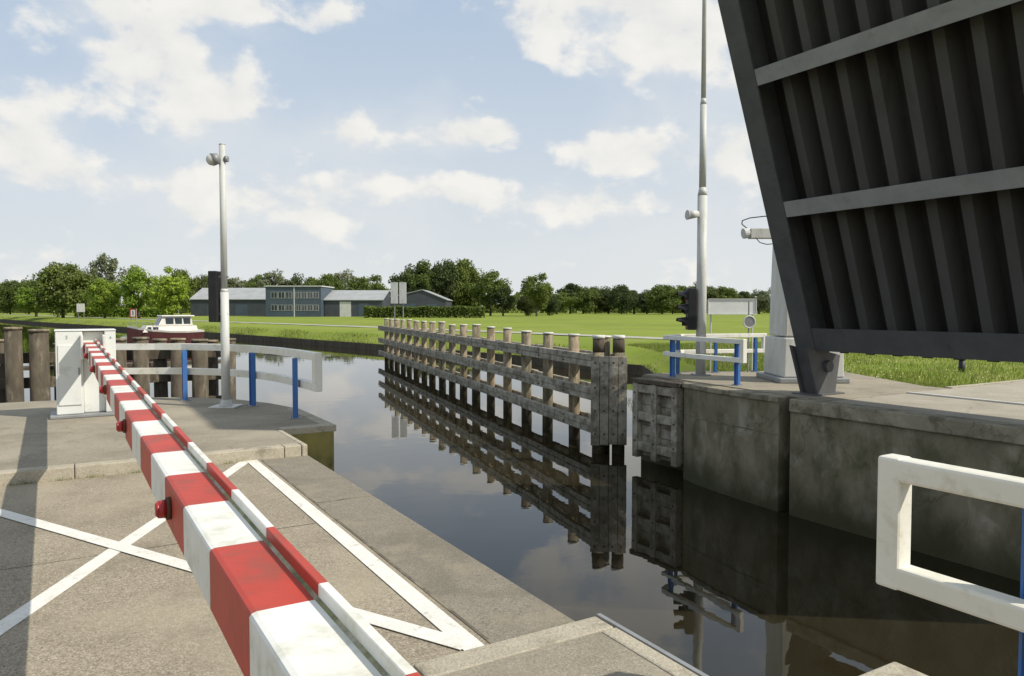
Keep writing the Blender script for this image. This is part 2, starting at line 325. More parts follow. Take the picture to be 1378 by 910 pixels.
fr.prism(C([(11.292,9.33),(11.322,10),(11.392,10.8),(11.512,11.6),(11.672,12.2),(11.72,12.2),(11.56,11.6),(11.44,10.8),(11.37,10),(11.34,9.33)]),z-.008,z+.008)
build('wall_ledge',fr,m_seam,label='thin dark seam line across the concrete wall',category='wall seam')

# ---------------------------------------------------------------- timber guide wall
def pile(mb,x,y,top,r=.15,mi=0,capi=1):
    lx=random.uniform(-.03,.03);ly=random.uniform(-.03,.03)
    mb.cyl((x+lx,y+ly,-3.2),(x,y,top-.05),r*1.04,r*.95,14,mi)
    mb.cyl((x,y,top-.048),(x,y,top),r*1.06,r*1.0,14,capi)
A0=Vector((2.4,19.3)); A1=Vector((-9.4,52.9)); dv=(A1-A0).normalized(); nv=Vector((-dv.y,dv.x))
if nv.x>0: nv=-nv
gw=thing('guide_wall',(A0.x,A0.y,WATER),'long weathered timber guide wall on piles standing in the canal','canal guide wall')
def G(a,b,c):
    p=A0+dv*a+nv*b; return (p.x,p.y,c)
L=(A1-A0).length
a=.35
while a<L:
    mb=MB(); p=A0+dv*a-nv*.18; pile(mb,p.x,p.y,.95+random.uniform(-.06,.06),.165+random.uniform(-.014,.016))
    build('pile',mb,[m_wood,m_cap],gw,smooth=True); a+=1.98
for zc,hb in ((.27,.17),(-.62,.17),(-1.5,.17)):
    for side in (0,1):
        mb=MB(); s=0.0
        b0,b1=(0.0,.14) if side==0 else (-.50,-.37)
        while s<L:
            e=min(L,s+5.94); o=random.uniform(-.016,.016)
            mb.fb(G,s,e-.014,b0,b1,zc-hb+o,zc-.009+o); mb.fb(G,s,e-.014,b0+.004,b1+.012,zc+.0+o,zc+hb+o)
            b=s+.35
            while b<e and side==0:
                for zz in (-.09,.09):
                    mb.cyl(G(b,.145,zc+zz),G(b,.170,zc+zz),.032,.032,8,1)
                b+=1.98
            s=e
        build('beam',mb,[m_beam,m_bolt],gw,bevel=.012)
pe0=Vector((2.05,19.25)); pe1=Vector((2.99,19.15)); ed=(pe1-pe0).normalized(); en=Vector((ed.y,-ed.x))
if en.y>0: en=-en
def H(a,b,c):
    p=pe0+ed*a+en*b; return (p.x,p.y,c)
mb=MB()
for i in range(4):
    mb.fb(H,i*.235,i*.235+.222,0,.09,-1.88+random.uniform(-.06,.04),.39+random.uniform(-.02,.02))
for zz in (.25,-.4,-1.0,-1.6):
    for i in range(4):
        mb.cyl(H(i*.235+.11,.09,zz),H(i*.235+.11,.11,zz),.026,.026,8,1)
build('end_panel',mb,[m_beam,m_bolt],gw,bevel=.008)
for a in (.2,.72):
    mb=MB(); p=H(a,-.2,0)
    mb.cyl((p[0],p[1],-3.2),(p[0],p[1],.5),.17,.16,14,0); mb.cyl((p[0],p[1],.5),(p[0],p[1],.86),.158,.155,14,2); mb.cyl((p[0],p[1],.86),(p[0],p[1],.95),.165,.16,14,1)
    build('pile',mb,[m_wood,m_cap,m_wdark],gw,smooth=True)

for k_,dx in enumerate((0,.62)):
    sg=thing('channel_sign',(-8.6+dx,54.5,-1.7),'pale grey upright board on a post seen from behind','sign',group='boards beside the channel')
    mb=MB(); mb.cyl((-8.6+dx,54.5,-3),(-8.6+dx,54.5,3.3),.04,.04,8); build('post',mb,m_grey,sg)
    mb=MB(); mb.box(-8.86+dx,-8.34+dx,54.38,54.42,2.0,3.55); mb.box(-8.86+dx,-8.34+dx,54.42,54.46,2.3,2.38,1); mb.box(-8.86+dx,-8.34+dx,54.42,54.46,3.1,3.18,1)
    build('sign_board',mb,[m_pole,m_grey],sg)

# left timber fender
F0=Vector((-12.9,13.9)); F1=Vector((-6.7,17.6)); fd=(F1-F0).normalized(); fn=Vector((fd.y,-fd.x))
def Fq(a,b,c):
    p=F0+fd*a+fn*b; return (p.x,p.y,c)
lf=thing('timber_fender',(F0.x,F0.y,WATER),'dark weathered timber fender of thick piles and planks in the water','fender')
FL=(F1-F0).length
for a,b,t,r in ((1.9,-.1,.6,.17),(2.72,-.3,1.0,.15),(2.98,.40,1.27,.165),(3.42,.40,1.22,.19),(3.80,-.2,.9,.15),(4.15,.3,.95,.16),(4.62,-.3,.95,.15),(4.86,.42,1.0,.17),(5.3,.42,1.02,.17),(5.72,.0,.96,.15),(6.05,.42,.98,.16),(6.5,.42,.95,.18),(6.85,-.2,.9,.15),(7.15,.3,.95,.16)):
    mb=MB(); p=Fq(a,b,0); pile(mb,p[0],p[1],t,r); build('pile',mb,[m_wdark,m_wood],lf,smooth=True)
for zc in (.62,.1,-.5,-1.3):
    mb=MB(); mb.fb(Fq,0,FL,.12,.22,zc-.11,zc+.11); build('beam',mb,m_wdark,lf,bevel=.01)
mb=MB(); mb.fb(Fq,0,FL,-.9,-.4,.32,.39); build('walkway',mb,m_wdark,lf)

# right fender frame against the abutment
ff=thing('timber_fender',W(11.7,12.3,WATER),'grey weathered timber fender panel bolted to the abutment corner','fender')
for q in (12.38,13.06,13.72):
    mb=MB(); mb.nq(11.55,11.70,q-.09,q+.09,-1.9,-.12)
    for z in (-.35,-.95,-1.5): mb.cyl(W(11.55,q,z),W(11.525,q,z),.022,.022,8,1)
    build('upright',mb,[m_beam,m_bolt],ff,bevel=.01)
for z in (-.24,-.9,-1.62):
    for (qa,qb) in ((12.475,12.965),(13.155,13.625)):
        mb=MB(); mb.nq(11.57,11.70,qa,qb,z-.10,z+.10); build('beam',mb,m_beam,ff,bevel=.01)
mb=MB(); mb.nq(11.52,12.24,12.26,13.86,-.115,-.02); build('cap_plank',mb,m_wdark,ff,bevel=.01)
mb=MB()
for i in range(7): mb.nq(11.705,11.76,12.3,13.8,-1.85+.245*i,-1.85+.245*i+.232)
build('backing_boards',mb,m_beam,ff)

# ---------------------------------------------------------------- railings
def railing(path,gzv,posts,label,ends=(True,True),top=1.06,low=.60,t=.085,pw=.05):
    base=(path[0][0],path[0][1],gzv)
    r=thing('railing',base,label,'railing',group='white and blue bridge railings')
    mb=MB(); mb.sweep(path,t/2,top-t,top); build('top_rail',mb,m_white,r,bevel=.012)
    mb=MB(); mb.sweep(path,t/2,low-t/2,low+t/2); build('lower_rail',mb,m_white,r,bevel=.012)
    def endp(i,j):
        p=Vector(path[i]);d=(Vector(path[j])-p).normalized(); mb=MB()
        n2=Vector((-d.y,d.x)); c=lambda a,b,z:(p.x+d.x*a+n2.x*b,p.y+d.y*a+n2.y*b,z)
        mb.fb(c,-.003,t,-t/2-.003,t/2+.003,low-t/2-.003,top+.003); build('end_upright',mb,m_white,r,bevel=.012)
    if ends[0]: endp(0,1)
    if ends[1]: endp(-1,-2)
    for (x,y,dx,dy) in posts:
        d=Vector((dx,dy)).normalized(); n2=Vector((-d.y,d.x)); c=lambda a,b,z:(x+d.x*a+n2.x*b,y+d.y*a+n2.y*b,z)
        mb=MB()
        mb.fb(c,-pw,pw,-.005,.005,gzv+.013,top-t-.004)
        mb.fb(c,-pw-.008,-pw+.002,-.035,.035,gzv+.013,top-t-.002); mb.fb(c,pw-.002,pw+.008,-.035,.035,gzv+.013,top-t-.002)
        build('post',mb,m_blue,r)
        mb=MB(); mb.fb(c,-.1,.1,-.08,.08,gzv,gzv+.012); 
        for s1 in(-.07,.07):
            for s2 in (-.055,.055): mb.cyl(c(s1,s2,gzv+.012),c(s1,s2,gzv+.03),.01,.01,6)
        build('foot_plate',mb,m_grey,r)
    return r
def xy(n,q): return W(n,q)[:2]
lp=[xy(2.80,9.75),xy(2.76,10.6),xy(2.66,11.5),xy(2.45,12.3),xy(2.1,12.95),xy(1.6,13.5),xy(1.0,13.85),(-6.0,12.42),(-7.3,12.35)]
railing(lp,.12,[(*xy(2.66,10.4),-.3,.95),(*xy(2.42,12.05),-.6,.8),(*xy(1.6,13.35),-.5,.85),(-6.9,12.3,0,1)],'curved white railing on blue posts at the canal edge',(True,True),t=.105)
railing([xy(2.62,1.67),xy(2.62,-4)],.10,[(*xy(2.72,1.16),.51,-.86),(*xy(2.72,-1.2),.51,-.86)],'white box railing on blue posts beside the near pavement',(True,True),top=1.10,low=.66,t=.085,pw=.06)
railing([xy(12.15,10.9),xy(12.35,13.55),(4.3,18.75),(6.6,19.3)],.004,[(*xy(12.2,11.15),.5,-.86),(*xy(12.35,13.3),.5,-.86),(4.15,18.55,0,1),(5.2,18.95,0,1),(6.3,19.2,0,1)],'white railing on blue posts on the far abutment',(True,True),top=1.0,low=.55,t=.105)

# ---------------------------------------------------------------- barrier
bc=thing('barrier_cabinet',W(.18,12.35,.12),'white steel barrier drive cabinet on a grey foot frame','barrier cabinet')
mb=MB(); mb.nq(-.20,.13,12.02,12.5,.17,1.33); mb.nq(.40,.54,12.02,12.5,.17,1.33); mb.nq(.131,.399,12.12,12.5,.17,1.32)
build('housing',mb,m_cab,bc,bevel=.012)
mb=MB(); mb.nq(-.28,.62,11.95,12.56,.122,.167); build('foot_frame',mb,m_grey,bc,bevel=.01)
mb=MB(); mb.nq(-.17,.105,12.005,12.018,.30,1.14); build('door',mb,m_cab,bc,bevel=.004)
mb=MB(); mb.nq(.07,.09,11.99,12.004,.72,.82); build('handle',mb,m_grey,bc)
mb=MB(); mb.nq(-.21,.545,12.01,12.51,1.331,1.35); build('lid',mb,m_cab,bc,bevel=.006)
text_mesh('number_mark','2',.06,bc,W(-.06,12.01,1.25),(.86,.51,0),(0,0,1),m_grey)
mb=MB(); mb.add([W(.46,12.014,1.225),W(.49,12.014,1.225),W(.475,12.014,1.255)],[(0,1,2)]); build('warning_triangle',mb,m_grey,bc)

bo=thing('barrier_boom',W(.24,12.2,1.1),'red and white striped barrier boom lowered across the road','barrier')
Q0,Q1=-.9,12.2
def bn(q): return .325+(.14-.325)*(q-Q0)/(Q1-Q0)
def bz(q): return 1.045+(.135)*(max(0,q-1.5)/10.8)**1.2
ks=[1.51+.45*k for k in range(-6,25)]
ks=[q for q in ks if q<Q1-.1]; ks=ks+[Q1]
prof=[(0,-.15),(.006,-.156),(.144,-.156),(.15,-.15),(.15,-.012),(.160,-.012),(.160,.033),(.158,.035),(.140,.035),(.138,.033),(.138,.008),(.130,.003),(.014,0.003),(.004,0),(0,-.006)]
mb=MB()
for i in range(len(ks)-1):
    qa,qb=ks[i],ks[i+1]; k_=round((qa-1.51)/.45); mi=1 if k_%2==0 else 0
    vs=[]
    for q in (qa,qb):
        for (u,z) in prof: vs.append(W(bn(q)+u,q,bz(q)+z))
    n_=len(prof); fs=[(j,(j+1)%n_,n_+(j+1)%n_,n_+j) for j in range(n_)]; ms_=[2 if j==10 else mi for j in range(n_)]
    if i==0: fs.append(tuple(range(n_))); ms_.append(mi)
    if i==len(ks)-2: fs.append(tuple(range(n_,2*n_))); ms_.append(mi)
    mb.add(vs,fs,ms_)
build('boom_beam',mb,[m_boomw,m_boomr,m_grime],bo)
for q in (2.71,4.6,6.5,8.4,10.3):
    for sd in (0,1):
        n0=bn(q)+(0 if sd==0 else .160); s_=-1 if sd==0 else 1; z=bz(q)-.075 if sd==0 else bz(q)-.03
        k_=1.0 if sd==0 else .6
        mb=MB(); mb.cyl(W(n0,q,z),W(n0+s_*.014,q,z),.038*k_,.038*k_,18,0); mb.cyl(W(n0+s_*.014,q,z),W(n0+s_*.038*k_,q,z),.031*k_,.029*k_,18,1)
        mb.cyl(W(n0+s_*.038*k_,q,z),W(n0+s_*.047*k_,q,z),.029*k_,.020*k_,18,1)
        build('lamp',mb,[m_rub,m_lens],bo,smooth=True)
for n_a,n_b in ((.10,.135),(.365,.395)):
    mb=MB(); mb.nq(n_a,n_b,11.7,12.3,.95,1.28); build('pivot_arm',mb,m_cab,bo,bevel=.01)

# ---------------------------------------------------------------- left pole
px,py=-4.43,11.46
lpl=thing('signal_pole',(px,py,.12),'pale grey pole with lamp head and black signal housing','pole')
mb=MB(); mb.cyl((px,py,.14),(px,py,1.9),.066,.064,18); mb.cyl((px,py,1.9),(px,py,4.15),.05,.045,18); mb.cyl((px,py,1.895),(px,py,1.95),.064,.052,18); mb.cyl((px,py,4.15),(px,py,4.17),.05,.02,18)
build('shaft',mb,m_pole,lpl,smooth=True)
mb=MB(); mb.box(px-.2,px+.2,py-.2,py+.2,.122,.145); mb.cyl((px,py,.145),(px,py,.24),.1,.07,16)
build('base_plate',mb,m_pole,lpl,bevel=.006)
mb=MB(); mb.box(px-.205,px-.070,py-.12,py+.12,1.44,2.22)
for z in (1.62,1.86,2.08): mb.cyl((px-.14,py+.12,z),(px-.14,py+.26,z),.08,.085,14)
build('signal_housing',mb,m_black,lpl,bevel=.015)
for z in (1.55,2.12):
    mb=MB(); mb.box(px-.08,px+.06,py-.03,py+.03,z,z+.03); build('bracket',mb,m_grey,lpl)
mb=MB(); mb.cyl((px-.04,py-.05,3.93),(px-.12,py-.1,3.9),.08,.095,18); mb.ball((px-.12,py-.1,3.9),.085,1,12); mb.cyl((px+.045,py,3.93),(px+.09,py,3.93),.05,.045,14)
build('lamp_head',mb,[m_grey,m_pole],lpl,smooth=True)

# ---------------------------------------------------------------- mast
mx,my=4.66,18.3
ms=thing('mast',(mx,my,0),'tall tapering pale grey steel mast beside the railing','mast')
mb=MB(); mb.cyl((mx,my,.02),(mx,my,4.4),.125,.118,20); mb.cyl((mx,my,4.4),(mx,my,4.6),.118,.085,20); mb.cyl((mx,my,4.6),(mx,my,6.6),.085,.078,18); mb.cyl((mx,my,6.6),(mx,my,6.75),.078,.06,18); mb.cyl((mx,my,6.75),(mx,my,13),.06,.035,16)
build('shaft',mb,m_pole,ms,smooth=True)
mb=MB(); mb.box(mx-.2,mx+.2,my-.2,my+.2,.005,.03); build('base_plate',mb,m_grey,ms)
mb=MB(); mb.box(mx-.06,mx+.06,my-.135,my-.118,.5,1.0); build('hatch',mb,m_pole,ms)
mb=MB(); mb.cyl((mx-.12,my-.05,3.95),(mx-.38,my-.12,3.92),.08,.11,18); mb.cyl((mx-.38,my-.12,3.92),(mx-.40,my-.125,3.92),.12,.12,18); build('loudspeaker',mb,m_pole,ms,smooth=True)
tl=thing('traffic_light',(mx-.25,my-.05,1.1),'black three-lamp canal traffic light with hoods, seen side-on','traffic light')
mb=MB(); mb.box(mx-.36,mx-.15,my-.16,my+.14,1.12,2.14); build('housing',mb,m_black,tl,bevel=.02)
for z in (1.30,1.62,1.94):
    mb=MB(); vs=[];fs=[]
    for i in range(13):
        t=math.pi*(-.15+1.3*i/12)
        for x0,r in ((mx-.36,.14),(mx-.60,.145 if 3<i<9 else .13)):
            vs.append((x0 if x0>mx-.5 or 2<i<10 else mx-.45,my-.01+r*math.cos(t),z+r*math.sin(t)-(.03 if x0<mx-.5 else 0)))
    for i in range(12): fs.append((2*i,2*i+1,2*i+3,2*i+2))
    mb.add(vs,fs); build('hood',mb,m_black,tl)
    mb=MB(); mb.cyl((mx-.36,my-.01,z),(mx-.375,my-.01,z),.11,.10,16); build('lamp',mb,m_lens if z<1.4 or z>1.8 else m_glass,tl)
for z in (1.3,1.9):
    mb=MB(); mb.box(mx-.15,mx-.1,my-.03,my+.03,z,z+.05); build('bracket',mb,m_grey,tl)

nb=thing('notice_board',(5.8,20,-.1),'wide pale grey board on two posts seen from behind','sign')
mb=MB(); mb.box(5.28,6.55,19.98,20.0,1.50,1.90); build('panel',mb,m_cab,nb)
mb=MB(); 
for z in (1.49,1.90): mb.box(5.26,6.57,19.955,20.01,z-.01,z+.01)
for x in (5.26,6.55): mb.box(x,x+.02,19.955,20.01,1.5,1.9)
build('frame',mb,m_pole,nb)
for x in (5.36,6.48):
    mb=MB(); mb.cyl((x,20.04,-.4),(x,20.04,1.9),.022,.022,10); build('post',mb,m_pole,nb)
lb=thing('round_sign',(6.1,19.2,0),'small round grey sign with pale rim on a slim post','sign')
mb=MB(); R,r=.15,.02; vs=[];fs=[]
for i in range(24):
    for j in range(8):
        t=2*math.pi*i/24;u=2*math.pi*j/8; vs.append((6.1+(R+r*math.cos(u))*math.cos(t),19.1+r*math.sin(u),1.30+(R+r*math.cos(u))*math.sin(t)))
for i in range(24):
    for j in range(8): fs.append((i*8+j,((i+1)%24)*8+j,((i+1)%24)*8+(j+1)%8,i*8+(j+1)%8))
mb.add(vs,fs); build('rim',mb,m_pole,lb,smooth=True)
mb=MB(); mb.cyl((6.1,19.095,1.30),(6.1,19.105,1.30),.149,.149,24); build('disc',mb,m_grey,lb)
mb=MB(); mb.cyl((6.1,19.15,.0),(6.1,19.15,1.85),.02,.02,8); build('post',mb,m_grey,lb)

cc=thing('hinge_tower',(6.6,17.0,0),'pale grey bridge column on a slightly wider base','bridge column')
def fr_box(mb,cx,cy,w0,w1,z0,z1,mi=0):
    vs=[(cx+sx*w/2,cy+sy*w/2,z) for z,w in((z0,w0),(z1,w1)) for sx,sy in((-1,-1),(1,-1),(1,1),(-1,1))]
    mb.add(vs,[(3,2,1,0),(4,5,6,7),(0,1,5,4),(1,2,6,5),(2,3,7,6),(3,0,4,7)],mi)
mb=MB(); fr_box(mb,6.6,17,1.08,.98,1.02,3.5); build('shaft',mb,m_pole,cc,bevel=.03)
mb=MB(); fr_box(mb,6.66,17,1.34,1.30,.12,1.0); build('pedestal',mb,m_pole,cc,bevel=.03)
mb=MB(); mb.box(5.86,7.4,16.2,17.8,.006,.118); build('plinth',mb,m_grey,cc,bevel=.02)
mb=MB(); mb.box(5.35,6.12,16.7,16.95,3.22,3.44); mb.cyl((5.35,16.82,3.35),(5.2,16.8,3.33),.11,.12,16); build('camera_head',mb,m_pole,cc,bevel=.01)
def cable(pts,r):
    mb=MB()
    for a_,b_ in zip(pts[:-1],pts[1:]): mb.cyl(a_,b_,r,r,6)
    build('cable',mb,m_black,cc)
cable([(5.3,16.8,3.44),(5.17,16.8,3.54),(5.18,16.8,3.62),(5.35,16.8,3.68),(5.7,16.8,3.72),(6.15,16.85,3.6)],.012)
cable([(5.45,16.7,3.23),(5.55,16.7,3.12),(5.7,16.7,3.08),(5.95,16.7,3.10),(6.15,16.7,3.2)],.010)

# ---------------------------------------------------------------- raised bridge leaf
P0=Vector(W(12.0,9.5,.9)); ph=math.radians(70.3); c_,s_=math.cos(ph),math.sin(ph)
da=Vector((.51,-.86,0)); ub=Vector((-.86*c_,-.51*c_,s_)); ww=Vector((.86*s_,.51*s_,c_))
def F(a,b,w): p=P0+da*a+ub*b+ww*w; return tuple(p)
bl=thing('bridge_leaf',W(12.4,6,.6),'raised dark steel bascule bridge leaf showing its ribbed underside','drawbridge')
WD=7.6;LT=10.1
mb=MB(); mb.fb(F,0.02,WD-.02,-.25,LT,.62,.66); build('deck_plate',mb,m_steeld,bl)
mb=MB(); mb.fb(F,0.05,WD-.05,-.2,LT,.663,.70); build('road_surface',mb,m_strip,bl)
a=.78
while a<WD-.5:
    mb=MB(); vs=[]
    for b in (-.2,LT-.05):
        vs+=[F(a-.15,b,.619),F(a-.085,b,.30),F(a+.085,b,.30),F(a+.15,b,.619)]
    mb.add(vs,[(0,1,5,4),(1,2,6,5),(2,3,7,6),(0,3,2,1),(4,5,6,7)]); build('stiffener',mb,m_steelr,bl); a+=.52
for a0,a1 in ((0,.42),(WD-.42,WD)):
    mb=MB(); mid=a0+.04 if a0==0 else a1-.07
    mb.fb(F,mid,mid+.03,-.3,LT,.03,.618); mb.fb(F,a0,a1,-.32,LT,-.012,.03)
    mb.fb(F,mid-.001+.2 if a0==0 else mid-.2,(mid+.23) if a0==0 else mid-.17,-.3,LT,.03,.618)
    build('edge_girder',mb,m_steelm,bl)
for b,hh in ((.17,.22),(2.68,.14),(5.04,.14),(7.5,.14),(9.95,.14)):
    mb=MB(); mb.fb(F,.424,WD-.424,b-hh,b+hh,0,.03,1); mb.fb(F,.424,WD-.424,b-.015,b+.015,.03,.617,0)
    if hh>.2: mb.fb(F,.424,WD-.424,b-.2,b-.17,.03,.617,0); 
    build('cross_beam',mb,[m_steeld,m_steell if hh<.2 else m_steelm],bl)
for q in (9.3,2.2):
    mb=MB()
    for qq in (q-.22,q+.12):
        pts=[(11.75,.95),(12.75,.75),(12.62,.0),(12.1,.0)]
        vs=[W(n_,qq,z) for n_,z in pts]+[W(n_,qq+.05,z) for n_,z in pts]
        mb.add(vs,[(0,1,2,3),(7,6,5,4),(0,4,5,1),(1,5,6,2),(2,6,7,3),(3,7,4,0)])
    vs=[W(11.85,q-.16,.9),W(11.85,q+.11,.9),W(12.16,q+.11,.02),W(12.16,q-.16,.02)]
    vs2=[W(11.89,q-.16,.9),W(11.89,q+.11,.9),W(12.2,q+.11,.02),W(12.2,q-.16,.02)]
    mb.add(vs+vs2,[(0,1,2,3),(7,6,5,4),(0,4,5,1),(1,5,6,2),(2,6,7,3),(3,7,4,0)])
    mb.cyl(W(12.35,q-.3,.55),W(12.35,q+.25,.55),.11,.11,18)
    mb.nq(11.95,12.8,q-.3,q+.25,.006,.03)
    build('hinge_bracket',mb,m_steelm,bl,bevel=.006)

bb=MB(); bb.cyl((12.5,20.6,-.3),(12.5,20.6,.22),.09,.08,14); bb.cyl((12.5,20.6,.22),(12.5,20.6,.28),.095,.05,14)
build('bollard',bb,m_black,label='short dark bollard standing in the verge grass',category='bollard',smooth=True)

# ---------------------------------------------------------------- boat
BX,BY=-32.6,70
bt=thing('motor_boat',(BX,BY,WATER),'compact motor cruiser with dark maroon hull and white cabin','boat')
hd=Vector((-.80,-.6)).normalized(); sd=Vector((-hd.y,hd.x))
def B(a,b,z): return (BX+hd.x*a*.74+sd.x*b,BY+hd.y*a*.74+sd.y*b,WATER+z*1.12)
st_=[(-4.2,1.25,1.5),(-2,1.5,1.45),(0,1.55,1.48),(2,1.35,1.6),(3.4,.8,1.75),(4.5,.04,1.95)]
def hull(mb,zf0,zf1,g0,g1,mi):
    vs=[];fs=[]
    for a,b,h in st_:
        z0,z1=h*zf0,h*zf1
        vs+=[B(a,-b*g0,z0-.1),B(a,-b*g1,z1),B(a,b*g1,z1),B(a,b*g0,z0-.1)]
    for i in range(len(st_)-1):
        for j in range(4): fs.append((4*i+j,4*i+(j+1)%4,4*i+4+(j+1)%4,4*i+4+j))
    fs+=[(0,1,2,3)]; mb.add(vs,fs,mi)
mb=MB(); hull(mb,0,.92,.8,.97,0); build('hull',mb,m_hull,bt)
mb=MB(); hull(mb,1.0,1.04,.99,1.02,0); build('gunwale',mb,m_boat,bt)
def cab(mb,a0,a1,w,z0,z1,rake,mi=0):
    vs=[B(a0,-w,z0),B(a1,-w,z0),B(a1,w,z0),B(a0,w,z0),B(a0+rake*.3,-w*.88,z1),B(a1-rake,-w*.88,z1),B(a1-rake,w*.88,z1),B(a0+rake*.3,w*.88,z1)]
    mb.add(vs,[(3,2,1,0),(4,5,6,7),(0,1,5,4),(1,2,6,5),(2,3,7,6),(3,0,4,7)],mi)
mb=MB(); cab(mb,-3.5,3.0,1.15,1.42,1.95,.5); cab(mb,-2.9,1.2,1.05,1.95,2.72,.6); cab(mb,-3.1,.8,1.15,2.73,2.81,.1); build('cabin',mb,m_boat,bt)
for s2 in (-1,1):
    for a0,a1,z0,z1,w in ((-2.6,-1.8,2.05,2.6,1.02),(-1.6,-.8,2.05,2.6,1.02),(-.6,.3,2.05,2.6,1.02),(1.2,1.8,1.58,1.85,1.12),(2.0,2.4,1.58,1.85,1.12)):
        mb=MB(); mb.fb(B,a0,a1,s2*(w-.06),s2*(w+.01),z0,z1); build('window',mb,m_glass,bt)
for b0 in (-.85,.05):
    mb=MB(); mb.add([B(1.17,b0,2.02),B(1.17,b0+.8,2.02),B(.76,b0+.76,2.64),B(.76,b0+.04,2.64)],[(0,1,2,3)]); build('windscreen',mb,m_glass,bt)
for s2 in(-1,1):
    mb=MB()
    for a0,a1 in ((1.5,2.6),(2.6,3.6),(3.6,4.3)):
        wf=lambda a:1.3*(1-max(0,(a-1.5))/3.2)
        mb.cyl(B(a0,s2*wf(a0),2.15),B(a1,s2*wf(a1),2.25),.02,.02,6); mb.cyl(B(a0,s2*wf(a0),1.5),B(a0,s2*wf(a0),2.15),.02,.02,6)
    build('guard_rail',mb,m_grey,bt)
mb=MB(); mb.cyl(B(-1.5,0,2.8),B(-1.5,0,3.3),.03,.02,6); build('mast_pole',mb,m_grey,bt)

# ---------------------------------------------------------------- buildings
Z0=-.82
def windows(par,x0,x1,y,z0,z1,n,frame=True):
    wd=(x1-x0)/n
    for i in range(n):
        a=x0+i*wd+wd*.1;b=x0+(i+1)*wd-wd*.1
        mb=MB(); mb.box(a,b,y-.05,y+.02,z0,z1); w_=build('window',mb,m_glass,par)
        w_['_base']=par['_base']
        mb=MB(); mb.box(a-.06,a,y-.09,y,z0-.06,z1+.06);mb.box(b,b+.06,y-.09,y,z0-.06,z1+.06);mb.box(a,b,y-.09,y,z0-.06,z0);mb.box(a,b,y-.09,y,z1,z1+.06)
        mb.box((a+b)/2-.03,(a+b)/2+.03,y-.08,y-.051,z0,z1)
        build('frame',mb,m_trim,w_)
def shed(x0,x1,y0,y1,eave,ridge,label,doors=(),axis='x',apex=None):
    t=thing('warehouse',((x0+x1)/2,y0,Z0),label,'warehouse')
    mb=MB()
    if axis=='x':
        ym=(y0+y1)/2
        vs=[(x0,y0,Z0),(x1,y0,Z0),(x1,y1,Z0),(x0,y1,Z0),(x0,y0,eave),(x1,y0,eave),(x1,y1,eave),(x0,y1,eave),(x0,ym,ridge-.05),(x1,ym,ridge-.05)]
        mb.add(vs,[(0,1,5,4),(1,2,6,9,5),(2,3,7,6),(3,0,4,8,7)]); build('wall',mb,m_clad,t)
        mb=MB(); vs=[(x0-.3,y0-.4,eave-.05),(x1+.3,y0-.4,eave-.05),(x1+.3,ym,ridge),(x0-.3,ym,ridge),(x1+.3,y1+.4,eave-.05),(x0-.3,y1+.4,eave-.05)]
        vs+=[(a,b,c+.2) for a,b,c in vs]
        mb.add(vs,[(0,1,2,3),(3,2,4,5),(6,9,8,7),(9,11,10,8),(0,6,7,1),(1,7,8,2),(2,8,10,4),(0,3,9,6),(3,5,11,9),(4,10,11,5)]); build('roof',mb,m_roof,t)
    else:
        xm=apex or (x0+x1)/2
        vs=[(x0,y0,Z0),(x1,y0,Z0),(x1,y1,Z0),(x0,y1,Z0),(x0,y0,eave),(x1,y0,eave),(x1,y1,eave),(x0,y1,eave),(xm,y0,ridge-.05),(xm,y1,ridge-.05)]
        mb.add(vs,[(0,1,5,8,4),(1,2,6,5),(2,3,7,9,6),(3,0,4,7)]); build('wall',mb,m_clad,t)
        mb=MB(); vs=[(x0-.4,y0-.3,eave-.1),(xm,y0-.3,ridge),(x1+.4,y0-.3,eave-.1),(x1+.4,y1,eave-.1),(xm,y1,ridge),(x0-.4,y1,eave-.1)]
        vs+=[(a,b,c+.22) for a,b,c in vs]
        mb.add(vs,[(0,1,4,5),(1,2,3,4),(6,11,10,7),(7,10,9,8),(0,6,7,1),(1,7,8,2),(2,8,9,3),(5,4,10,11),(4,3,9,10),(0,5,11,6)]); build('roof',mb,m_roof,t)
    for d0,d1,dz,mm in doors:
        mb=MB(); mb.box(d0,d1,y0-.06,y0+.02,Z0,dz); build('door',mb,mm,t)
    return t
shed(-102,-77,236,256,4.4,8.2,'long dark warehouse with a pale grey roof',doors=((-97,-93,2.6,m_cladb),(-88,-84,2.8,m_cladb)))
t=shed(-55.0,-38,218,240,4.0,7.0,'dark warehouse with pale roof and white loading door',doors=((-50.5,-47.2,3.6,m_trim),(-45,-42,3.2,m_cladb)))
t=shed(-41.5,-20.5,232,262,4.2,7.3,'dark gabled warehouse with a pale roof edge',doors=((-34,-30,3.1,m_cladb),(-27,-23.5,3.0,m_cladb)),axis='y',apex=-28)
of=thing('office_building',(-63,215,Z0),'two-storey blue-grey office block with rows of windows','office building')
mb=MB(); mb.box(-71.2,-55.2,215,230,Z0,7.9); build('wall',mb,m_cladb,of)
mb=MB(); mb.box(-71.5,-54.9,214.7,230.2,7.91,8.2); build('roof',mb,m_trim,of)
windows(of,-69.8,-63.4,215,1.0,2.6,3); windows(of,-69.8,-63.4,215,4.6,6.3,3)
windows(of,-62.6,-55.8,215,1.0,2.6,4); windows(of,-62.6,-55.8,215,4.6,6.3,4)
mb=MB(); mb.box(-63.1,-62.8,214.93,214.99,Z0,7.8); build('downpipe',mb,m_trim,of)

